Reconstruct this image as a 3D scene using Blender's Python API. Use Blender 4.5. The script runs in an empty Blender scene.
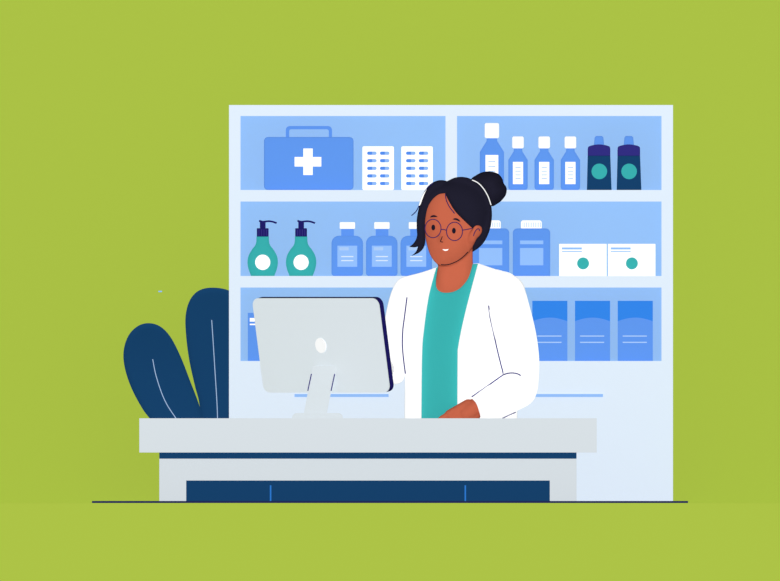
import bpy, bmesh, math
import numpy as np
from mathutils import Vector, Matrix
from mathutils.geometry import delaunay_2d_cdt
from mathutils.bvhtree import BVHTree

S = 0.003                    # metres per drawing unit
GX, GY = 390.0, 503.0        # drawing unit of x = 0 and of the floor top z = 0
def X(px): return (px - GX) * S
def Z(py): return (GY - py) * S
def V(px, py, y): return Vector((X(px), y, Z(py)))
scene = bpy.context.scene
col = scene.collection

# ------------------------------------------------------------------ materials
def lin(c):
    c /= 255.0
    return c / 12.92 if c <= .04045 else ((c + .055) / 1.055) ** 2.4
CAL = dict(green_paint=1.28, pale_blue_laminate=1.26, sky_blue_panel=(1.19, 1.215, 1.36), sky_blue_label=1.25, light_grey=1.285, tilt_lifted_grey=1.0,
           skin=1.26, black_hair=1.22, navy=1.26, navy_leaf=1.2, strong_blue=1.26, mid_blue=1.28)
def mat(name, rgb, L=1.3, rough=.9):
    L = CAL.get(name, L)
    m = bpy.data.materials.new(name); m.use_nodes = True
    b = m.node_tree.nodes['Principled BSDF']
    k = L if isinstance(L, (tuple, list)) else (L, L, L)
    b.inputs['Base Color'].default_value = (*[min(lin(c) / kk, .96) for c, kk in zip(rgb, k)], 1)
    b.inputs['Roughness'].default_value = rough
    b.inputs['Specular IOR Level'].default_value = 0
    return m
M = dict(
    green=mat('green_paint', (172, 194, 70)),
    frame=mat('pale_blue_laminate', (227, 240, 254)),
    back=mat('sky_blue_panel', (150, 193, 252), 1.15),
    blue=mat('mid_blue', (98, 154, 241)),
    label=mat('sky_blue_label', (150, 193, 252)),
    labelb=mat('paler_blue_print', (178, 210, 252)),
    strong=mat('strong_blue', (53, 135, 235)),
    pill=mat('pill_blue', (86, 147, 243)),
    pillb=mat('pill_pale_blue', (146, 190, 252)),
    rib=mat('cap_rib_blue', (186, 213, 252)),
    white=mat('white', (255, 255, 255), 1.06),
    coat=mat('white_cotton', (255, 255, 255), 1.04),
    navy=mat('navy', (23, 65, 107)),
    leaf=mat('navy_leaf', (23, 65, 107)),
    seam=mat('seam_blue', (48, 124, 212)),
    grey=mat('light_grey', (217, 225, 230)),
    grey_lifted=mat('tilt_lifted_grey', (217, 225, 230), 1.1),  # light grey with paler base colour, offsetting weaker sun on the tilted monitor shell
    teal=mat('teal', (59, 178, 177)),
    teald=mat('teal_label', (59, 178, 177)),
    skin=mat('skin', (203, 104, 76)),
    hair=mat('black_hair', (33, 32, 47)),
    ink=mat('indigo', (34, 30, 104)),
    line=mat('indigo_thread', (64, 58, 134)),
    rim=mat('purple_frame', (74, 45, 104)),
    purple=mat('purple_plastic', (51, 47, 130)),
    mat_=mat('dark_mat', (36, 40, 88)),
    dark=mat('near_black', (30, 28, 44)),
)

# ------------------------------------------------------------------ outlines
def rect(x0, y0, x1, y1): return [(x0, y0), (x1, y0), (x1, y1), (x0, y1)]
def rr(x0, y0, x1, y1, r, n=5):
    if not isinstance(r, (tuple, list)): r = (r,) * 4       # tl, tr, br, bl
    out = []
    for (cx, cy, sx, sy, a0), q in zip(((x0, y0, 1, 1, 180), (x1, y0, -1, 1, 270), (x1, y1, -1, -1, 0), (x0, y1, 1, -1, 90)), r):
        if q <= 0: out.append((cx, cy)); continue
        for k in range(n + 1):
            a = math.radians(a0 + 90 * k / n)
            out.append((cx + sx * q + q * math.cos(a), cy + sy * q + q * math.sin(a)))
    return out
def ell(cx, cy, rx, ry, n=32):
    return [(cx + rx * math.cos(2 * math.pi * k / n), cy + ry * math.sin(2 * math.pi * k / n)) for k in range(n)]
def smooth(pts, n=5, closed=True):
    """Catmull-Rom; a point with a third entry is a sharp corner"""
    P = [Vector(p[:2]) for p in pts]; C = [len(p) > 2 for p in pts]; N = len(P)
    out = []
    for i in range(N if closed else N - 1):
        a, b = P[i], P[(i + 1) % N]
        pa = P[i - 1] if (closed or i > 0) else a
        pb = P[(i + 2) % N] if (closed or i + 2 < N) else b
        ta = (b - a) * .5 if C[i] else (b - pa) * .5
        tb = (b - a) * .5 if C[(i + 1) % N] else (pb - a) * .5
        for k in range(n):
            t = k / n
            out.append(a * (2*t**3 - 3*t*t + 1) + ta * (t**3 - 2*t*t + t) + b * (3*t*t - 2*t**3) + tb * (t**3 - t*t))
    if not closed: out.append(P[-1])
    return [(p.x, p.y) for p in out]
def dist(poly, pts):
    """signed distance (inside positive) of pts to the outline"""
    A = np.array(poly, float); B = np.roll(A, -1, 0); P = np.array(pts, float).reshape(-1, 2)
    best = np.full(len(P), 1e9); ins = np.zeros(len(P), bool)
    for a, b in zip(A, B):
        e = b - a; L = max(e @ e, 1e-12)
        t = np.clip(((P - a) @ e) / L, 0, 1)
        best = np.minimum(best, np.hypot(*(P - a - t[:, None] * e).T))
        c = ((a[1] > P[:, 1]) != (b[1] > P[:, 1]))
        with np.errstate(divide='ignore', invalid='ignore'):
            xi = (b[0] - a[0]) * (P[:, 1] - a[1]) / (b[1] - a[1]) + a[0]
        ins ^= c & (P[:, 0] < xi)
    return np.where(ins, best, -best)
def prof(d, R):
    t = np.clip(d / R, 0, 1)
    return 1 - (1 - t) ** 2

# ------------------------------------------------------------------ solids
def add_solid(bm, poly, yf, yb, T=0, R=0, Tb=None, grid=0, ff=None, mi=0):
    """body with this front outline between depths yf and yb, its front and back faces rounded towards the rim"""
    Tb = T if Tb is None else Tb
    pts = [tuple(p[:2]) for p in poly]; n = len(pts)
    area = sum(pts[i][0] * pts[(i+1) % n][1] - pts[(i+1) % n][0] * pts[i][1] for i in range(n))
    if area < 0: pts = pts[::-1]
    extra = []
    if R > 0:
        A = np.array(pts); E = np.roll(A, -1, 0) - A; E /= np.maximum(np.hypot(*E.T), 1e-9)[:, None]
        N2 = np.stack([-E[:, 1], E[:, 0]], 1); B = N2 + np.roll(N2, 1, 0)
        L = np.maximum(np.hypot(*B.T), 1e-6); B /= L[:, None]
        c = np.maximum((B * N2).sum(1), .35)
        for t in (.12, .35, .65, 1.0):
            Q = A + B * (t * R / c)[:, None]
            d = dist(pts, Q); Q = Q[d > t * R * .93]
            last = None
            for q in Q:
                if last is None or np.hypot(*(q - last)) > .12 * t * R + .02: extra.append(tuple(q)); last = q
    if grid:
        A = np.array(pts); g = [(x, y) for x in np.arange(A[:, 0].min(), A[:, 0].max(), grid) for y in np.arange(A[:, 1].min(), A[:, 1].max(), grid)]
        d = dist(pts, g); extra += [p for p, q in zip(g, d) if q > grid * .5]
    vs, es, fs, *_ = delaunay_2d_cdt([Vector(p) for p in pts + extra], [], [list(range(n))], 1, 1e-4)
    d = np.maximum(dist(pts, [(v.x, v.y) for v in vs]), 0)
    h = prof(d, R) if R > 0 else np.zeros(len(vs))
    F = []; Bk = []
    for v, hh in zip(vs, h):
        y0 = yf - T * S * hh
        if ff is not None: y0 = ff(v.x, v.y, hh)
        F.append(bm.verts.new(V(v.x, v.y, y0)))
        Bk.append(bm.verts.new(V(v.x, v.y, yb + Tb * S * hh)))
    cnt = {}; new = []
    for f in fs:
        new.append(bm.faces.new([F[i] for i in f])); new.append(bm.faces.new([Bk[i] for i in reversed(f)]))
        for i in range(len(f)):
            a, b = f[i], f[(i+1) % len(f)]
            cnt.setdefault((min(a, b), max(a, b)), []).append((a, b))
    for k, l in cnt.items():
        if len(l) == 1:
            a, b = l[0]; new.append(bm.faces.new([F[b], F[a], Bk[a], Bk[b]]))
    for f in new: f.material_index = mi
    bmesh.ops.recalc_face_normals(bm, faces=new)
    return bm
def add_capsule(bm, p0, r0, p1, r1, seg=16):
    d = p1 - p0; L = d.length
    if L > 1e-6:
        q = d.to_track_quat('Z', 'Y').to_matrix().to_4x4()
        bmesh.ops.create_cone(bm, cap_ends=True, segments=seg, radius1=r0, radius2=r1, depth=L, matrix=Matrix.Translation((p0 + p1) / 2) @ q)
    for p, r in ((p0, r0), (p1, r1)):
        bmesh.ops.create_uvsphere(bm, u_segments=seg, v_segments=10, radius=r, matrix=Matrix.Translation(p))
def add_ellipsoid(bm, p, rx, ry, rz):
    bmesh.ops.create_uvsphere(bm, u_segments=28, v_segments=18, radius=1, matrix=Matrix.Translation(p) @ Matrix.Diagonal((rx, ry, rz, 1)))
def add_tube(bm, pts, r, seg=8):
    rings = []
    for i, p in enumerate(pts):
        t = (pts[min(i+1, len(pts)-1)] - pts[max(i-1, 0)]).normalized()
        a = t.cross(Vector((0, 1, 0)))
        if a.length < .1: a = t.cross(Vector((1, 0, 0)))
        a.normalize(); b = t.cross(a).normalized()
        rings.append([bm.verts.new(p + (a * math.cos(2*math.pi*k/seg) + b * math.sin(2*math.pi*k/seg)) * r) for k in range(seg)])
    for q, w in zip(rings, rings[1:]):
        for k in range(seg): bm.faces.new([q[k], q[(k+1) % seg], w[(k+1) % seg], w[k]])
    bm.faces.new(rings[0][::-1]); bm.faces.new(rings[-1])
def add_loop(bm, pts, r, seg=8):
    N = len(pts); rings = []
    for i, p in enumerate(pts):
        t = (pts[(i+1) % N] - pts[i-1]).normalized(); a = t.cross(Vector((0, 1, 0))).normalized(); b = t.cross(a).normalized()
        rings.append([bm.verts.new(p + (a * math.cos(2*math.pi*k/seg) + b * math.sin(2*math.pi*k/seg)) * r) for k in range(seg)])
    for i in range(N):
        q, w = rings[i], rings[(i+1) % N]
        for k in range(seg): bm.faces.new([q[k], q[(k+1) % seg], w[(k+1) % seg], w[k]])
def add_lathe(bm, cx, cy, prf, seg=48):
    """prf: list of (radius, z) in metres around the vertical axis at (cx, cy)"""
    rings = [[bm.verts.new((cx + r * math.cos(2*math.pi*k/seg), cy + r * math.sin(2*math.pi*k/seg), z)) for k in range(seg)] for r, z in prf]
    for q, w in zip(rings, rings[1:]):
        for k in range(seg): bm.faces.new([q[k], q[(k+1) % seg], w[(k+1) % seg], w[k]])
    bm.faces.new(rings[0][::-1]); bm.faces.new(rings[-1])

def root_loc(parent):
    loc = Vector((0, 0, 0))
    while parent is not None: loc += parent.location; parent = parent.parent
    return loc
def link(name, bm, mats, parent=None, base=None, shade=True, ang=40):
    me = bpy.data.meshes.new(name)
    off = root_loc(parent) if parent else (base or Vector((0, 0, 0)))
    bmesh.ops.translate(bm, verts=bm.verts, vec=-Vector(off))
    bmesh.ops.recalc_face_normals(bm, faces=bm.faces)
    bm.to_mesh(me); bm.free()
    for m in (mats if isinstance(mats, (list, tuple)) else [mats]): me.materials.append(M[m])
    if shade:
        me.shade_smooth(); me.set_sharp_from_angle(angle=math.radians(ang))
    o = bpy.data.objects.new(name, me); col.objects.link(o)
    if parent: o.parent = parent
    else: o.location = off
    return o
def solid(name, poly, yf, yb, m, parent=None, T=0, R=0, Tb=None, base=None, grid=0, ff=None):
    bm = bmesh.new(); add_solid(bm, poly, yf, yb, T, R, Tb, grid, ff)
    return link(name, bm, m, parent, base)
def solids(name, polys, yf, yb, m, parent=None, T=0, R=0):
    bm = bmesh.new()
    for p in polys: add_solid(bm, p, yf, yb, T, R)
    return link(name, bm, m, parent)
def box(name, x0, y0, x1, y1, yf, yb, m, parent=None, base=None):
    return solid(name, rect(x0, y0, x1, y1), yf, yb, m, parent, base=base)
def thing(name, label, cat, px, py, y, group=None):
    o = bpy.data.objects.new(name, None); col.objects.link(o)
    o.empty_display_size = .05; o.location = V(px, py, y)
    o['label'] = label; o['category'] = cat
    if group: o['group'] = group
    return o
def dup(root, dpx, label, group=None):
    r = root.copy(); col.objects.link(r); r.location = root.location + Vector((dpx * S, 0, 0)); r['label'] = label
    def rec(src, dst):
        for ch in list(src.children):
            c = ch.copy(); col.objects.link(c); c.parent = dst
            rec(ch, c)
    rec(root, r)
    return r

# ------------------------------------------------------------------ setting
def struct(name, lo, hi, m):
    bm = bmesh.new(); bmesh.ops.create_cube(bm, size=1)
    lo, hi = Vector(lo), Vector(hi)
    bmesh.ops.scale(bm, verts=bm.verts, vec=hi - lo); bmesh.ops.translate(bm, verts=bm.verts, vec=(lo + hi) / 2)
    o = link(name, bm, m, shade=False); o['kind'] = 'structure'
    return o
WALL = 1.50
struct('floor', (-3.2, -.62, -.9), (3.2, WALL, 0), 'green')
struct('wall_back', (-3.2, WALL, -.9), (3.2, WALL + .1, 3.2), 'green')

MT = 501.0      # drawing height of the mat's top
o = solid('floor_mat', rect(92, MT, 688, 503), -.60, WALL - .06, 'mat_', base=V(390, 503, .4))
o['label'] = 'thin dark indigo mat lying under the counter and shelving'; o['category'] = 'mat'

o = solid('wall_sticker', rr(158.3, 290.8, 162.1, 292.1, .4), WALL - .002, WALL, 'label', base=V(160.2, 292, WALL))
o['label'] = 'tiny pale blue dash stuck on the green wall above the left leaf'; o['category'] = 'sticker'

# ------------------------------------------------------------------ shelving
F, B = .75, .97
sh = thing('shelving_unit', 'tall pale blue pharmacy shelving unit with sky blue back behind the person', 'shelf', 451, MT, .88)
box('side_panel', 229, 105, 240.5, MT, F, B, 'frame', sh)
box('side_panel', 661.5, 105, 673, MT, F, B, 'frame', sh)
box('top_panel', 240.5, 105, 661.5, 116, F, B, 'frame', sh)
box('shelf_board', 240.5, 190, 661.5, 201.5, F, B - .01, 'frame', sh)
box('shelf_board', 240.5, 276, 661.5, 287.5, F, B - .01, 'frame', sh)
box('divider', 445.5, 116, 457, 190, F, B - .01, 'frame', sh)
box('cabinet_top', 240.5, 361, 661.5, 372, F, B - .01, 'frame', sh)
box('back_panel', 240.5, 116, 661.5, 372, B - .01, B, 'back', sh)
box('cabinet_back', 240.5, 372, 661.5, MT, B - .01, B, 'frame', sh)
for x0, x1, h0, h1 in ((240.5, 451, 294.5, 388.6), (451, 661.5, 509, 603)):
    d = box('cupboard_door', x0, 372, x1, MT, F, F + .02, 'frame', sh)
    h = solid('handle', rect(h0, 394, h1, 397), F - .008, F, 'label', d); h['label'] = 'thin sky blue bar handle'

IF, IB = .80, .90      # front and back depth of the goods on the shelves
IM = (IF + IB) / 2
# first aid case
t = thing('first_aid_case', 'blue first aid case with white cross and carrying handle', 'first aid kit', 308.8, 190, IM)
c = solid('case', rr(264, 137, 353.5, 190, 4), IF, IB, 'blue', t, T=.6, R=1)
solid('cross', [(303.3,148.5),(312.7,148.5),(312.7,157),(321.3,157),(321.3,166.5),(312.7,166.5),(312.7,175),(303.3,175),(303.3,166.5),(294.6,166.5),(294.6,157),(303.3,157)], IF - .004, IF, 'white', c)
ho = rr(285.8, 126, 332, 138, (4, 4, 0, 0)); hi_ = rr(289.2, 129.3, 328.8, 138, (2, 2, 0, 0))
# U of the handle: outer run then inner run back
outer = [p for p in ho]; k = len(outer)
ou = [(285.8, 138)] + outer[:-2] + [(332, 138)]
iu = [(289.2, 138)] + hi_[:-2] + [(328.8, 138)]
solid('handle', ou + iu[::-1], IM - .008, IM + .008, 'blue', t)

# blister packs
def blister(dx, label):
    t = thing('blister_pack', label, 'pills', 378.1 + dx, 190, IM, 'blister packs on the top shelf')
    c = solid('card', rr(362.4, 146.3, 393.9, 190, 1.6), IM - .006, IM + .006, 'white', t)
    for yy in (153.2, 160.7, 168.3, 175.9, 183.5):
        for x0 in (367.1, 379.9):
            bm = bmesh.new()
            y1 = IM - .006
            L = rr(x0, yy - 1.65, x0 + 4.8, yy + 1.65, (1.6, 0, 0, 1.6)); Rr = rr(x0 + 4.8, yy - 1.65, x0 + 9.5, yy + 1.65, (0, 1.6, 1.6, 0))
            add_solid(bm, L, y1 - .003, y1, .4, .6, 0, mi=0); add_solid(bm, Rr, y1 - .003, y1, .4, .6, 0, mi=1)
            o = link('capsule', bm, ['pill', 'pillb'], t)
    return t
t = blister(0, 'white blister pack of blue capsules just right of the first aid case')
dup(t, 38.9, 'white blister pack of blue capsules right beside the shelf divider')

# syrup bottles with white caps
def syrup(cx, bw, nw, cw, y_cap, y_capb, y_nb, y_sh, lab, lines, lw, label, group=None):
    t = thing('syrup_bottle', label, 'bottle', cx, 190, IM, group)
    b = solid('bottle_body', rr(cx - bw, y_sh, cx + bw, 190, (0, 0, 3, 3))[1:-0 or None] and
              [(cx - nw, y_capb), (cx + nw, y_capb), (cx + nw, y_nb), (cx + bw, y_sh)] + rr(cx - bw, y_sh, cx + bw, 190, (0, 0, 3, 3))[2:] + [(cx - bw, y_sh), (cx - nw, y_nb)],
              IF + .02, IB - .02, 'blue', t, T=.6, R=2)
    solid('cap', rr(cx - cw, y_cap, cx + cw, y_capb, 1.8), IF + .02, IB - .02, 'white', t, T=1, R=2)
    l = solid('paper_label', rect(cx - lab[0], lab[1], cx + lab[0], lab[2]), IF + .0145, IF + .0175, 'white', t)
    solids('printed_lines', [rect(cx - lw, y - .5, cx + lw, y + .5) for y in lines], IF + .0137, IF + .0145, 'label' if False else 'rib', l)
    return t
syrup(491.9, 12.1, 5.3, 7.2, 123, 138.2, 141, 152, (6.4, 155, 182), (161.5, 166.5, 171.3, 176), 3.5,
      'tallest white-capped blue bottle on top shelf, above the hair bun')
GB = 'small white capped bottles on the top shelf'
t = syrup(518, 9.7, 4.3, 5.8, 136.4, 148.4, 151.3, 160, (5.1, 161.9, 184.1), (167.5, 171.2, 174.9, 178.6), 2.7,
          'small white-capped blue bottle beside the tallest bottle, leftmost of the small three', GB)
dup(t, 26.2, 'middle one of the three small white-capped blue bottles')
dup(t, 52.4, 'small white-capped blue bottle next to the purple-topped tubes')

# purple topped tubes
t = thing('cosmetic_tube', 'navy squeeze tube with purple top standing beside the small bottles', 'tube', 599.2, 190, IM, 'purple topped navy tubes')
bt = solid('tube_body', [(587.7, 155.8), (610.3, 155.8), (611.6, 190), (586.9, 190)], IF + .01, IB - .01, 'navy', t, T=.6, R=1.2)
solid('tube_shoulder', smooth([(587.7, 155.8, 1), (587.8, 148.3), (589.3, 146.2), (594, 144.9), (599, 144.4), (604, 144.9), (608.8, 146.2), (610.2, 148.3), (610.3, 155.8, 1)], 3), IF + .01, IB - .01, 'purple', t, T=.6, R=1.2)
solid('tube_cap', [(594.7, 137.5), (596, 136), (602, 136), (603.3, 137.5), (604.2, 146), (593.8, 146)], IF + .025, IB - .025, 'blue', t, T=.6, R=1)
solid('round_label', ell(599.3, 171.4, 7.8, 7.8), IF + .007, IF + .0085, 'teald', bt)
dup(t, 29.8, 'navy squeeze tube with purple top at the right end of top shelf')

# soap dispensers
t = thing('soap_dispenser', 'teal pump bottle at the left end of middle shelf', 'dispenser', 262.7, 276, IM, 'teal pump bottles')
R_ = smooth([(268.9, 236.6, 1), (269.1, 241.5), (270.2, 245.3), (274, 250.4), (276.9, 256), (277.9, 262.5), (276.7, 269.5), (274.2, 276, 1)], 4, False)
Lp = [(525.4 - x, y) for x, y in R_][::-1]
bt = solid('bottle_body', R_ + Lp, IF + .015, IB - .015, 'teal', t, T=1.2, R=4)
solid('round_label', ell(262.7, 262.3, 7.6, 7.7), IF + .0095, IF + .012, 'white', bt)
pm = solid('pump_collar', rr(256.8, 228.2, 268.6, 236.9, .6), IF + .02, IB - .02, 'ink', t, T=.5, R=1)
solids('collar_ribs', [rect(x - .3, 229.5, x + .3, 235.8) for x in (259, 261.5, 264, 266.4)], IF + .0165, IF + .0195, 'line', pm)
nz = solid('pump_stem', rr(259.9, 221.6, 265.6, 228.3, .5), IM - .009, IM + .009, 'ink', t)
solid('spout', smooth([(258.8, 221.4, 1), (259.5, 220), (263, 220.8), (268.5, 220.3), (273, 220.9), (277.1, 222.4, 1), (276.2, 223.9, 1), (271, 222.3), (266, 222.3), (261, 222.8)], 4), IM - .006, IM + .006, 'ink', nz)
dup(t, 38.4, 'teal pump bottle standing second from the left end of middle shelf')

# square shouldered medicine bottles
t = thing('medicine_bottle', 'blue medicine bottle beside the teal pump bottles, leftmost of its row', 'bottle', 347.3, 276, IM, 'square shouldered blue medicine bottles')
bt = solid('bottle_body', rr(331.5, 235.7, 363, 276, (7.5, 7.5, 3, 3)), IF, IB, 'blue', t, T=.6, R=2)
solid('bottle_neck', rect(341.2, 228.5, 353.9, 237), IF + .018, IB - .018, 'blue', t)
solid('cap', rr(339.7, 222.1, 355.1, 228.9, 1), IF + .013, IB - .013, 'white', t, T=.5, R=1)
lb = solid('paper_label', rect(337.4, 245.7, 357.2, 266.8), IF - .0045, IF - .0028, 'label', bt)
solids('printed_lines', [rect(341.2, 256.1, 353.4, 257.1), rect(341.2, 260.1, 353.4, 261.1)], IF - .0055, IF - .0045, 'frame', lb)
solids('printed_heading', [rect(339.4, 247.2, 348.7, 250.4)], IF - .0055, IF - .0045, 'labelb', lb)
dup(t, 34.5, 'blue medicine bottle in the middle of three matching bottles on middle shelf')
dup(t, 69, 'blue medicine bottle partly hidden behind the hair strand of the person')

# wide bottles with ribbed caps
t = thing('vitamin_bottle', 'wide blue bottle with ribbed white cap, beside the white cartons', 'bottle', 531.5, 276, IM, 'wide blue bottles with ribbed caps')
bt = solid('bottle_body', rr(512.8, 228.4, 550.2, 276, (4.5, 4.5, 0, 0)), IF, IB, 'blue', t, T=.6, R=2)
cp = solid('cap', rr(520.9, 220.3, 541.8, 228.6, (2.5, 2.5, 1, 1)), IF + .012, IB - .012, 'white', t, T=.4, R=1)
solids('cap_ribs', [rect(x - .35, 222.4, x + .35, 227.2) for x in np.arange(523, 540.6, 1.75)], IF + .0098, IF + .0115, 'rib', cp)
solids('paper_label', [rect(520, 240.5, 543.3, 244.2), rect(520, 248, 543.3, 265.3)], IF - .0045, IF - .0028, 'label', bt)
dup(t, -41, 'wide blue bottle with ribbed white cap half hidden behind the neck and hair')

# white cartons
t = thing('medicine_carton', 'white carton with teal dot beside the wide ribbed-cap bottle', 'box', 582.8, 276, IM, 'white cartons with teal dots')
c = solid('carton', rect(559.2, 243.9, 606.6, 276), IF, IB, 'white', t)
solid('round_logo', ell(583.1, 263.4, 6, 6), IF - .0015, IF, 'teald', c)
solids('printed_lines', [rect(561.9, 247.4, 581.9, 249.5), rect(561.9, 251, 581.9, 252)], IF - .0015, IF, 'label', c)
dup(t, 48.8, 'white carton with teal dot at the right end of middle shelf')

# powder packets
t = thing('powder_packet', 'blue packet beside the coat sleeve, leftmost of three on bottom shelf', 'box', 549.8, 361, IM, 'two-tone blue packets')
c = solid('packet', rect(532.3, 300.8, 567.4, 361), IF, IB, 'blue', t)
arc = [(532.3 + 35.1 * k / 14, 321.3 - 3.7 * math.sin(math.pi * k / 14) ** .9) for k in range(15)]
solid('top_band', [(567.4, 300.8), (532.3, 300.8)] + arc, IF - .001, IF, 'strong', c)
solids('printed_lines', [rect(537.3, 335.5, 561.5, 336.6), rect(537.3, 341.8, 561.5, 342.9)], IF - .001, IF, 'labelb', c)
dup(t, 42.7, 'blue packet in the middle of the three on bottom shelf')
dup(t, 85.4, 'blue packet at the right end of bottom shelf')

t = thing('medicine_box', 'blue box with white print behind the left edge of monitor', 'box', 269, 361, IM)
c = solid('carton', rect(247.8, 312.8, 290, 361), IF, IB, 'blue', t)
solids('printed_lines', [rect(249.8, 318, 266, 321.6), rect(249.8, 323.7, 266, 325.1)], IF - .0015, IF, 'white', c)

# ------------------------------------------------------------------ counter
CF, CB = -.45, 0.0
t = thing('reception_counter', 'light grey reception counter with navy base panel in front of the person', 'counter', 368, MT, -.22)
solid('countertop', rect(139.3, 418.3, 596.7, 452.5), CF, CB, 'grey', t)
box('recessed_band', 159.3, 452.5, 576.5, 458.7, CF + .03, CB - .02, 'navy', t)
bm = bmesh.new()
add_solid(bm, [(159.3, 458.7), (576.5, 458.7), (576.5, MT), (549.8, MT), (549.8, 480.5), (186.2, 480.5), (186.2, MT), (159.3, MT)], CF + .03, CF + .05)
add_solid(bm, rect(159.3, 458.7, 166, MT), CF + .05, CB - .02); add_solid(bm, rect(569.8, 458.7, 576.5, MT), CF + .05, CB - .02)
link('base_cabinet', bm, 'grey', t)
k = box('base_panel', 186.2, 480.5, 549.8, MT, CF + .035, CF + .05, 'navy', t)
for x in (270.6, 465.3):
    box('panel_seam', x - .75, 485.3, x + .75, MT, CF + .033, CF + .035, 'seam', k)

# ------------------------------------------------------------------ monitor
t = thing('desktop_monitor', 'light grey desktop monitor with its back to the viewer on the counter', 'monitor', 317.5, 418.3, -.16)
MC = V(320.9, 345.45, -.13)
u = Vector((126.2, -110, 0)) * S
v = Vector((12, 13.767, -94.4)) * S          # perpendicular to u
assert abs(u.dot(v)) < 1e-3
un, vn = u.normalized(), v.normalized(); nn = un.cross(vn).normalized()
if nn.y < 0: nn = -nn
def plate(name, w0, w1, m, parent, cx=0, cy=0, w=None, h=None, r=6, outline=None):
    hw, hh = (w or u.length) / 2, (h or v.length) / 2
    pl = outline or rr(-hw / S, -hh / S, hw / S, hh / S, r, 7)
    bm = bmesh.new(); a = [bm.verts.new(MC + un * (x * S + cx) + vn * (y * S + cy) + nn * w0) for x, y in pl]
    b = [bm.verts.new(MC + un * (x * S + cx) + vn * (y * S + cy) + nn * w1) for x, y in pl]
    bm.faces.new(a); bm.faces.new(b[::-1])
    for i in range(len(a)): bm.faces.new([a[i], a[i-1], b[i-1], b[i]])
    return link(name, bm, m, parent)
hs = plate('back_shell', 0, .003, 'grey_lifted', t, r=8)
fr = plate('screen_frame', .003, .0215, 'ink', t, r=8)
plate('screen', .0215, .023, 'dark', fr, w=u.length - .03, h=v.length - .03, r=3)
lg = plate('round_badge', -.002, 0, 'white', hs, outline=ell(0, 0, 6.9, 7.6))
def cyl_depth(px, py):      # depth of the shell's back face
    d = V(px, py, 0) - Vector((MC.x, 0, MC.z)); n_ = nn
    return MC.y - (n_.x * d.x + n_.z * d.z) / n_.y
nf = cyl_depth(335, 372) - .004
nk = solid('neck', [(312.9, 366), (336.2, 366), (326.6, 414.5), (303.6, 414.5)], nf, nf + .045, 'grey', t)
for a, b in (((311.4, 373.9), (307.8, 390.8)), ((334.7, 373.9), (331.1, 390.8))):
    bm = bmesh.new(); add_tube(bm, [V(*a, nf - .001), V((a[0]+b[0])/2, (a[1]+b[1])/2, nf - .001), V(*b, nf - .001)], .55 * S)
    link('edge_line', bm, 'line', nk)
solid('stand_foot', rr(292, 413, 343, 418.3, (5, 5, 0, 0)), nf - .05, nf + .09, 'grey', t)

# ------------------------------------------------------------------ plant
PY = 1.23
t = thing('potted_plant', 'navy leafed plant in a pot behind the left end of counter', 'plant', 200, MT, PY)
pot = bmesh.new(); zb = Z(MT)
add_lathe(pot, X(200), PY, [(.058, zb), (.062, zb), (.078, zb + .17), (.082, zb + .17), (.082, zb + .19), (.072, zb + .19), (.070, zb + .165)])
link('pot', pot, 'grey', t)
def lean(k, c): return lambda x, y, hh: c - k * max(0, 430 - y) ** 2 * S * .0025 - hh * 2.2 * S
def leaf(outline, rib, c, k):
    f = lean(k, c)
    bm = bmesh.new(); add_solid(bm, outline, 0, 0, 0, 5, grid=9, ff=f)
    # give the back the same lean as the front
    for v_ in bm.verts:
        pass
    bm.free()
    bm = bmesh.new()
    add_solid(bm, outline, c, c + .004, 2, 6, grid=9)
    for v_ in bm.verts:
        py = GY - v_.co.z / S
        v_.co.y -= k * max(0, 430 - py) ** 2 * S * .0025
    l = link('leaf', bm, 'leaf', t)
    bm = bmesh.new()
    p = smooth(rib, 6, False)
    add_tube(bm, [V(x, y, c - 2.2 * S - k * max(0, 430 - y) ** 2 * S * .0025) for x, y in p], .45 * S)
    r = link('midrib', bm, 'rib', l); r['label'] = 'pale midrib'
leaf(smooth([(195, 470), (178, 452), (149.6, 418.2), (142, 408), (131.6, 388.5), (124.8, 368), (123.6, 351), (128.5, 335.5), (138.5, 325.6), (150.2, 323.2), (161.5, 327.3), (171.5, 338.5), (181.2, 358), (189.6, 379.6), (201, 411), (205, 440), (203, 470)], 5),
     [(152.7, 359.2), (156.4, 377), (164.6, 400), (175.9, 418.2), (192, 440)], PY - .02, 1)
leaf(smooth([(204, 470), (201.5, 440), (199.7, 406), (194.8, 385.6), (189.4, 361), (186.2, 337), (185.6, 315.6), (190.2, 299.5), (199.5, 290.2), (213, 287.6), (229, 290.5), (241, 300), (246.5, 320), (244.5, 350), (238, 385), (230, 415), (220, 445), (212, 470)], 5),
     [(211.7, 320), (214.6, 365), (217.5, 418), (215, 440)], PY + .03, .6)

# ------------------------------------------------------------------ person
YC = .36
def D(d): return YC + d * S
def P(px, py, d): return Vector((X(px), D(d), Z(py)))
pr = thing('person', 'person with black hair bun, round glasses and white coat behind the counter', 'person', 462, MT, YC)

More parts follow.
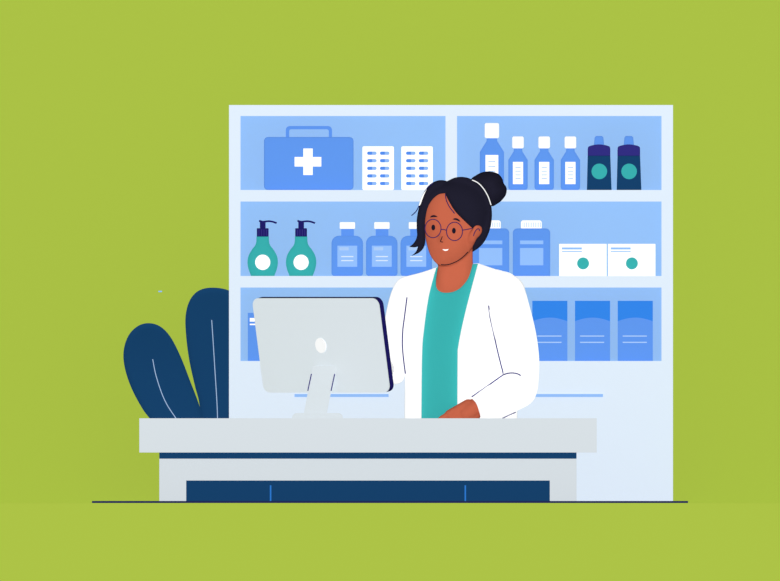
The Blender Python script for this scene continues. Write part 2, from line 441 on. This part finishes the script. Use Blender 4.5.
head_o = smooth([(424.9, 232), (426, 240.7), (428.9, 251.6), (432.6, 259), (438, 264.6), (444, 266), (450.5, 265), (459.5, 260.6), (467.7, 253.5), (473, 246), (480, 236), (486, 222), (487, 208), (482, 195), (472, 186), (458, 182), (444, 184), (432, 191), (426, 203), (424.3, 218)], 4)
HB, HT, HR = -27, 9, 19
def head_front(x, y):
    d = max(0, float(dist(head_o, [(x, y)])[0]))
    nose = 3.2 * math.exp(-(((x - 441.8) / 2.6) ** 2 + ((y - 238) / 4.5) ** 2))
    lips = .9 * math.exp(-(((x - 445.5) / 5) ** 2 + ((y - 250) / 3) ** 2))
    return HB - HT * float(prof(d, HR)) - nose - lips
def evaluated(bm, voxel, smooth_it=3):
    me = bpy.data.meshes.new('tmp'); bm.to_mesh(me); bm.free()
    o = bpy.data.objects.new('tmp', me); col.objects.link(o)
    m = o.modifiers.new('r', 'REMESH'); m.mode = 'VOXEL'; m.voxel_size = voxel; m.use_smooth_shade = True
    if smooth_it:
        s = o.modifiers.new('s', 'SMOOTH'); s.factor = .5; s.iterations = smooth_it
    dg = bpy.context.evaluated_depsgraph_get()
    out = bmesh.new(); out.from_mesh(bpy.data.meshes.new_from_object(o.evaluated_get(dg)))
    bpy.data.objects.remove(o); bpy.data.meshes.remove(me)
    return out

def hand(bm, wrist, direc, up, side, sc, curl=.35):
    """palm, four unequal bent fingers and a thumb off the side of the palm; up = back of the hand"""
    d = direc.normalized(); n = up.normalized(); s = (side - side.dot(d) * d).normalized()
    W = lambda a, b, c: wrist + (d * a + s * b + n * c) * sc
    add_capsule(bm, W(2, 0, 0), 8.2 * sc, W(14, 0, 0), 8 * sc)
    for b in (-7.5, -2.5, 2.5, 7.5): add_capsule(bm, W(7, b * .75, 0), 5.9 * sc, W(27, b * 1.05, 0), 4.6 * sc)
    for b, L in ((-8.4, 19), (-2.9, 24), (2.8, 26), (8.4, 22)):
        p = W(27, b, 0); a = 0
        for k, f in enumerate((.45, .32, .23)):
            a -= curl * (k + .6)
            q = p + (d * math.cos(a) + n * math.sin(a)) * L * f * sc + s * (b * .012 * sc * L * f)
            add_capsule(bm, p, (3.1 - .25 * k) * sc, q, (2.85 - .25 * k) * sc, 12); p = q
    add_capsule(bm, W(7, 6, -1), 5 * sc, W(17, 14, -4), 3.9 * sc, 12)
    add_capsule(bm, W(17, 14, -4), 3.8 * sc, W(27, 16, -6), 3.1 * sc, 12)

bm = bmesh.new()
add_solid(bm, head_o, D(HB), D(22), 0, HR, Tb=14, grid=2.5, ff=lambda x, y, hh: D(head_front(x, y)))
# ear
ear_o = smooth([(472.6, 229.2), (474.6, 226.2), (477.9, 225), (481.2, 226.6), (482.3, 230.3), (480.4, 234.9), (476.8, 238.6), (474.6, 243), (472.4, 248), (469, 247), (468.5, 236)], 4)
add_solid(bm, ear_o, D(-37), D(-20), 1.5, 3, grid=1.5, ff=lambda x, y, hh: D(min(head_front(x, y), -25) - 5.4 * min(1, max(0, (x - 466) / 8)) * min(1, max(0, (249 - y) / 8)) - .8 * hh))
# neck and upper chest
neck_o = smooth([(438.3, 258, 1), (438.2, 265), (436.4, 276), (435.8, 285), (437.5, 296), (448, 300), (462, 297), (472, 286), (475, 274), (472.9, 263.6), (472.8, 246, 1), (455, 240, 1)], 4)
add_solid(bm, neck_o, D(-21), D(16), 4, 12, Tb=6, grid=3)
# trunk
add_solid(bm, smooth([(436, 276), (412, 286), (405, 310), (410, 350), (412, 400), (416, 430), (424, 446), (492, 446), (500, 430), (506, 400), (510, 350), (520, 310), (508, 283), (476, 272), (456, 268)], 3), D(-16), D(14), 8, 20, grid=6)
# arms
SR, ER, WR = P(508, 292, 0), P(521, 387, -22), P(481.6, 403.6, -43)
add_capsule(bm, SR, 15 * S, ER, 11.5 * S); add_capsule(bm, ER, 10 * S, WR, 8.6 * S)
dr = (P(450.6, 423.6, -50) - WR).normalized()
add_capsule(bm, WR, 9 * S, WR + dr * 14 * S, 9.6 * S)
hand(bm, WR + dr * 5 * S, dr, Vector((-.35, -.75, .75)), Vector((.54, 0, -.84)), S * 1.05, .15)
SL, EL, WL = P(414, 294, 0), P(393, 364, -12), P(367, 374, -80)
add_capsule(bm, SL, 14 * S, EL, 9 * S); add_capsule(bm, EL, 9 * S, WL, 7.5 * S)
dl = (P(349, 372, -140) - WL).normalized()
hand(bm, WL, dl, Vector((0, 0, 1)), Vector((1, -.3, 0)), S * .92, .25)
# kneeling legs
legs = []
for sx, kx in ((436, 420), (484, 500)):
    hip, knee, ank, toe = P(sx, 440, 0), P(kx, 477, -104), P(sx + (kx - sx) * .2, 488, 14), P(sx + (kx - sx) * .2, 491, 62)
    legs.append((hip, knee, ank, toe))
    add_capsule(bm, hip, 22 * S, knee, 15 * S); add_capsule(bm, knee, 14 * S, ank, 9 * S); add_capsule(bm, ank, 9 * S, toe, 6.5 * S)
bm = evaluated(bm, 1.05 * S, 3)
bm.verts.ensure_lookup_table()
body_tree = BVHTree.FromBMesh(bm)
link('body', bm, 'skin', pr, ang=80)
def surf(tree, x, y, default=None):
    h = tree.ray_cast(V(x, y, -3), Vector((0, 1, 0)))
    return h[0].y if h[0] is not None else default

# face details
def draped(name, pts, tree, off, r, m, parent, n=5, default=None):
    p = smooth(pts, n, False); q = []; last = default
    for x, y in p:
        s_ = surf(tree, x, y, last)
        last = s_; q.append(V(x, y, s_ - off))
    bm = bmesh.new(); add_tube(bm, q, r * S, 6)
    return link(name, bm, m, parent, ang=80)
for cx, cy, rx, ry in ((433.3, 227.5, 1.9, 2.9), (453.9, 230.7, 1.9, 2.9)):
    y0 = surf(body_tree, cx, cy)
    solid('eye', ell(cx, cy, rx, ry, 20), y0 - .0025, y0 + .004, 'dark', pr, T=.3, R=1.2)
def on_face(name, poly, m, lift=.0034):
    cx = sum(p[0] for p in poly) / len(poly); cy = sum(p[1] for p in poly) / len(poly)
    bm = bmesh.new(); add_solid(bm, poly, 0, .003, grid=1.2, ff=lambda x, y, hh: surf(body_tree, x, y, surf(body_tree, cx, cy)) - lift)
    for v_ in bm.verts:
        if abs(v_.co.y - .003) < 1e-6: v_.co.y = surf(body_tree, GX + v_.co.x / S, GY - v_.co.z / S, surf(body_tree, cx, cy)) + .003
    return link(name, bm, m, pr)
on_face('eyebrow', smooth([(429.8, 217.4, 1), (431.5, 215.6), (434, 215.1), (436.2, 215.8), (437.6, 217, 1), (434, 217.1)], 4), 'dark')
on_face('eyebrow', smooth([(452.5, 219.4, 1), (454.6, 218.2), (457, 218.4), (459.2, 219.8), (460.5, 222, 1), (457, 220.5), (454.5, 219.8)], 4), 'dark')
on_face('mouth', smooth([(442.4, 249.1, 1), (445.5, 249.4), (448.8, 248.9, 1), (447.4, 250.5), (445.4, 250.9), (443.6, 250.3)], 4), 'white')
draped('nose_line', [(442.3, 236.4), (441.4, 239), (440.5, 241.3), (441.6, 241.9), (443, 242.1)], body_tree, .0012, .42, 'dark', pr)
draped('jaw_line', [(441, 264.6), (445, 264.9), (449.6, 264.2), (455, 262.2), (459.6, 259.6), (464, 256), (467.9, 251.9)], body_tree, .0012, .45, 'dark', pr)
draped('ear_fold', [(473.5, 236), (474.3, 233.2), (475.6, 230.8), (477.6, 228.9), (479.2, 229.2), (479.6, 231)], body_tree, .0012, .45, 'rim', pr)

# hair
hair_o = smooth([(445, 193.3, 1), (439, 194.3), (433, 199), (428.2, 206.5), (425.8, 216), (425, 225), (425.1, 234), (425.4, 241), (423.5, 248), (418.5, 253), (411.2, 256, 1), (415.8, 251.8), (418, 246.6, 1), (414, 247.4), (409.3, 246.8, 1), (414, 242.7), (417, 236), (416.6, 227.5), (416.9, 217.8), (419.3, 205.8), (423, 194.5), (428.5, 185.6), (436, 181), (442.2, 180.1), (447, 181.2, 1), (455, 177.6), (463.9, 177), (472.3, 179.8), (483, 188.4), (490, 201), (492, 214.2), (490.4, 227.5), (486, 239), (480, 246.8), (472.6, 252, 1), (472.8, 243), (474, 236), (472.8, 228.7, 1), (463.9, 220.4), (455.2, 211.4), (449.3, 202)], 5)
def hair_front(x, y, hh): return D(min(head_front(x, y), -22) - 1.6 - 3 * hh)
bm = bmesh.new(); add_solid(bm, hair_o, 0, D(18), 0, 5, Tb=20, grid=2.5, ff=hair_front)
hb = BVHTree.FromBMesh(bm)
hr = link('hair', bm, 'hair', pr, ang=80)
bun_o = smooth([(471, 180), (476.5, 175), (483, 172), (490.8, 171.5), (498.2, 173.8), (502.3, 178.6), (503.6, 183), (506.6, 188), (506, 194.4), (502.3, 199.8), (497.5, 203.7), (491, 206.2), (482, 200), (476, 190)], 5)
bun = solid('hair_bun', bun_o, D(-10), D(10), 'hair', pr, T=12, R=14, grid=4)
draped('hair_band', [(472.1, 180), (478, 182.9), (483.6, 188.8), (488.2, 196.8), (491, 205)], hb, .002, .55, 'white', pr, default=D(-26))
st = [(433.2, 182.8), (426.6, 188.8), (422.3, 196.5), (419.2, 205), (416.2, 211.2), (411.5, 215.6)]
bm = bmesh.new(); add_tube(bm, [V(x, y, D(-30)) for x, y in smooth(st, 5, False)], .48 * S, 6)
link('loose_strand', bm, 'ink', hr)
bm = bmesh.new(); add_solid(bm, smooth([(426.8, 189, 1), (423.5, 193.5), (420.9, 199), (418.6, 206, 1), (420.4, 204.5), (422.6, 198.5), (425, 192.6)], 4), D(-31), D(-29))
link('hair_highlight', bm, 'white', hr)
draped('loose_strand', [(445.4, 194.2), (446.3, 200), (449.3, 206.6), (454.6, 213.5)], body_tree, .0045, .46, 'ink', hr)

# glasses
gl = bpy.data.objects.new('glasses', None); col.objects.link(gl); gl.parent = pr; gl.location = V(444, 229, D(-40)) - pr.location
gl.empty_display_size = .02
yr = [surf(body_tree, 433.5, 228.5) - .004, surf(body_tree, 454.5, 231.3) - .004]
yg = min(yr)
for cx, cy in ((433, 228.5), (454.5, 231.4)):
    bm = bmesh.new(); add_loop(bm, [V(x, y, yg) for x, y in ell(cx, cy, 8, 9.2, 40)], .46 * S, 6)
    link('rim', bm, 'rim', gl)
bm = bmesh.new(); add_tube(bm, [V(441, 229.5, yg), V(443.6, 229.5, yg - .001), V(446.5, 230.2, yg)], .46 * S, 6); link('bridge', bm, 'rim', gl)
bm = bmesh.new(); add_tube(bm, [V(462.5, 230.2, yg), V(468, 229.2, yg + .001), V(472.4, 228.4, yg)], .46 * S, 6); link('temple', bm, 'rim', gl)

# shirt
shirt_o = smooth([(436.2, 268, 1), (438.3, 266.5, 1), (437.4, 270), (436.1, 280), (436.7, 288), (441, 291.9), (448.2, 292.6), (455, 291), (461.5, 286.8), (468.5, 277.5), (472.6, 264, 1), (478, 263.6, 1), (474, 300), (466, 345, 1), (466, 436, 1), (412, 436, 1), (414, 345, 1), (424, 300)], 5)
solid('shirt', shirt_o, D(-29), D(-6), 'teal', pr, T=1, R=2)

# coat
bm = bmesh.new()
cl = smooth([(436.3, 267.6, 1), (428.8, 296.5), (424, 330), (422.2, 352.3), (421.6, 400), (421.5, 440, 1), (404.3, 440, 1), (404.7, 400), (405, 374, 1), (403, 380.5), (396, 384.2), (388, 380), (384, 365), (382, 340), (385.7, 314.5), (390.5, 294.5), (396, 282.8), (403, 277.4), (420, 272.8)], 5)
add_solid(bm, cl, D(-37), D(-4), 2.5, 8, Tb=0)
crp = smooth([(478, 263.6, 1), (495, 269), (512.5, 275), (523, 284), (527, 300.4), (529, 331), (525, 370), (517.3, 400, 1), (517.3, 440, 1), (457.3, 440, 1), (457.3, 400), (457.6, 350, 1), (461, 331), (467.7, 302.3)], 5)
add_solid(bm, crp, D(-37), D(-4), 2.5, 8, Tb=0)
full = smooth([(437, 267.2, 1), (478, 263.3, 1), (495, 269), (512.5, 275), (522, 284), (526, 300.4), (529, 331), (525, 370), (517.3, 400, 1), (517.3, 440, 1), (404.3, 440, 1), (404.7, 400), (405, 374), (396, 350), (391, 314.5), (394, 294.5), (399, 283), (405, 277.8), (420, 273)], 5)
add_solid(bm, full, D(-4), D(22), 0, 14, Tb=10)
slv = smooth([(492, 270), (504, 271.3), (512.9, 274.7), (522.5, 283.6), (528, 300.4), (535.6, 331), (539, 356), (538.9, 375), (537, 392), (531, 403), (517.3, 410.8), (503, 417.5), (487, 425), (482.2, 424, 1), (480.8, 418), (479.2, 411.5), (476, 403), (471.2, 398, 1), (487, 386.2), (503.5, 374.6), (492.7, 329), (488.5, 305.4), (488, 284)], 5)
add_solid(bm, slv, D(-52), D(-12), 6, 9, Tb=4, grid=5, ff=lambda x, y, hh: D(-36.5 - 20 * min(1, max(0, (y - 278) / 70)) - 2.5 * hh))
add_solid(bm, smooth([(495, 272), (512.9, 275.2), (522.3, 284), (527.6, 300.4), (535, 331), (538, 356), (537, 385), (528, 395), (515, 385), (505, 350), (497, 300)], 4), D(-14), D(12), 4, 10)
# sleeve running behind the monitor to the wrist
add_capsule(bm, P(391, 366, -14), 12 * S, P(371, 373.5, -70), 11.5 * S, 24)
cb = BVHTree.FromBMesh(bm)
ct = link('coat', bm, 'coat', pr, ang=60)
ct['label'] = 'white coat worn open'
def fold(pts): draped('fold_line', pts, cb, .002, .6, 'line', ct)
fold([(407, 297.2), (404.6, 316), (402.8, 330), (402.4, 345), (403.6, 360), (405.4, 373.6)])
fold([(488.6, 305.6), (490, 317), (492.9, 330), (497.8, 352), (503.4, 374.2)])
fold([(503.6, 374.6), (508, 373.3), (513, 373), (517.5, 373.8), (520.8, 375.6)])
fold([(503.4, 374.7), (487.4, 386), (471.6, 396.9)])
fold([(515.6, 412.2), (509, 415), (502.4, 418.4)])

# trousers and shoes (behind the counter)
bm = bmesh.new()
for hip, knee, ank, toe in legs:
    add_capsule(bm, hip, 25 * S, knee, 17.5 * S); add_capsule(bm, knee, 16.5 * S, ank, 11 * S)
add_capsule(bm, legs[0][0], 24 * S, legs[1][0], 24 * S)
for v_ in bm.verts: v_.co.z = max(v_.co.z, Z(MT) + .0005)
bm = evaluated(bm, 2.5 * S, 4)
for v_ in bm.verts: v_.co.z = max(v_.co.z, Z(MT) + .0002)
link('trousers', bm, 'navy', pr, ang=80)
for hip, knee, ank, toe in legs:
    bm = bmesh.new(); add_capsule(bm, ank + Vector((0, .012, 0)), 11.5 * S, toe, 9 * S)
    for v_ in bm.verts: v_.co.z = max(v_.co.z, Z(MT) + .0002)
    link('shoe', bm, 'ink', pr, ang=60)

# ------------------------------------------------------------------ light, camera
w = bpy.data.worlds.new('world'); scene.world = w; w.use_nodes = True
w.node_tree.nodes['Background'].inputs[0].default_value = (1, 1, 1, 1)
w.node_tree.nodes['Background'].inputs[1].default_value = .2
sd = bpy.data.lights.new('sun', 'SUN'); sd.energy = math.pi * 1.1; sd.angle = math.radians(.02)
so = bpy.data.objects.new('sun', sd); col.objects.link(so); so.rotation_euler = (math.radians(90), 0, 0); so.location = (0, -5, 2)
cd = bpy.data.cameras.new('camera'); cd.type = 'ORTHO'; cd.ortho_scale = 780 * S
co = bpy.data.objects.new('camera', cd); col.objects.link(co)
co.location = (0, -6, Z(290.5)); co.rotation_euler = (math.radians(90), 0, 0); cd.clip_end = 40
scene.camera = co
vs_ = scene.view_settings
vs_.view_transform = 'Standard'; vs_.look = 'None'; vs_.gamma = 1; vs_.exposure = 0; vs_.use_curve_mapping = False
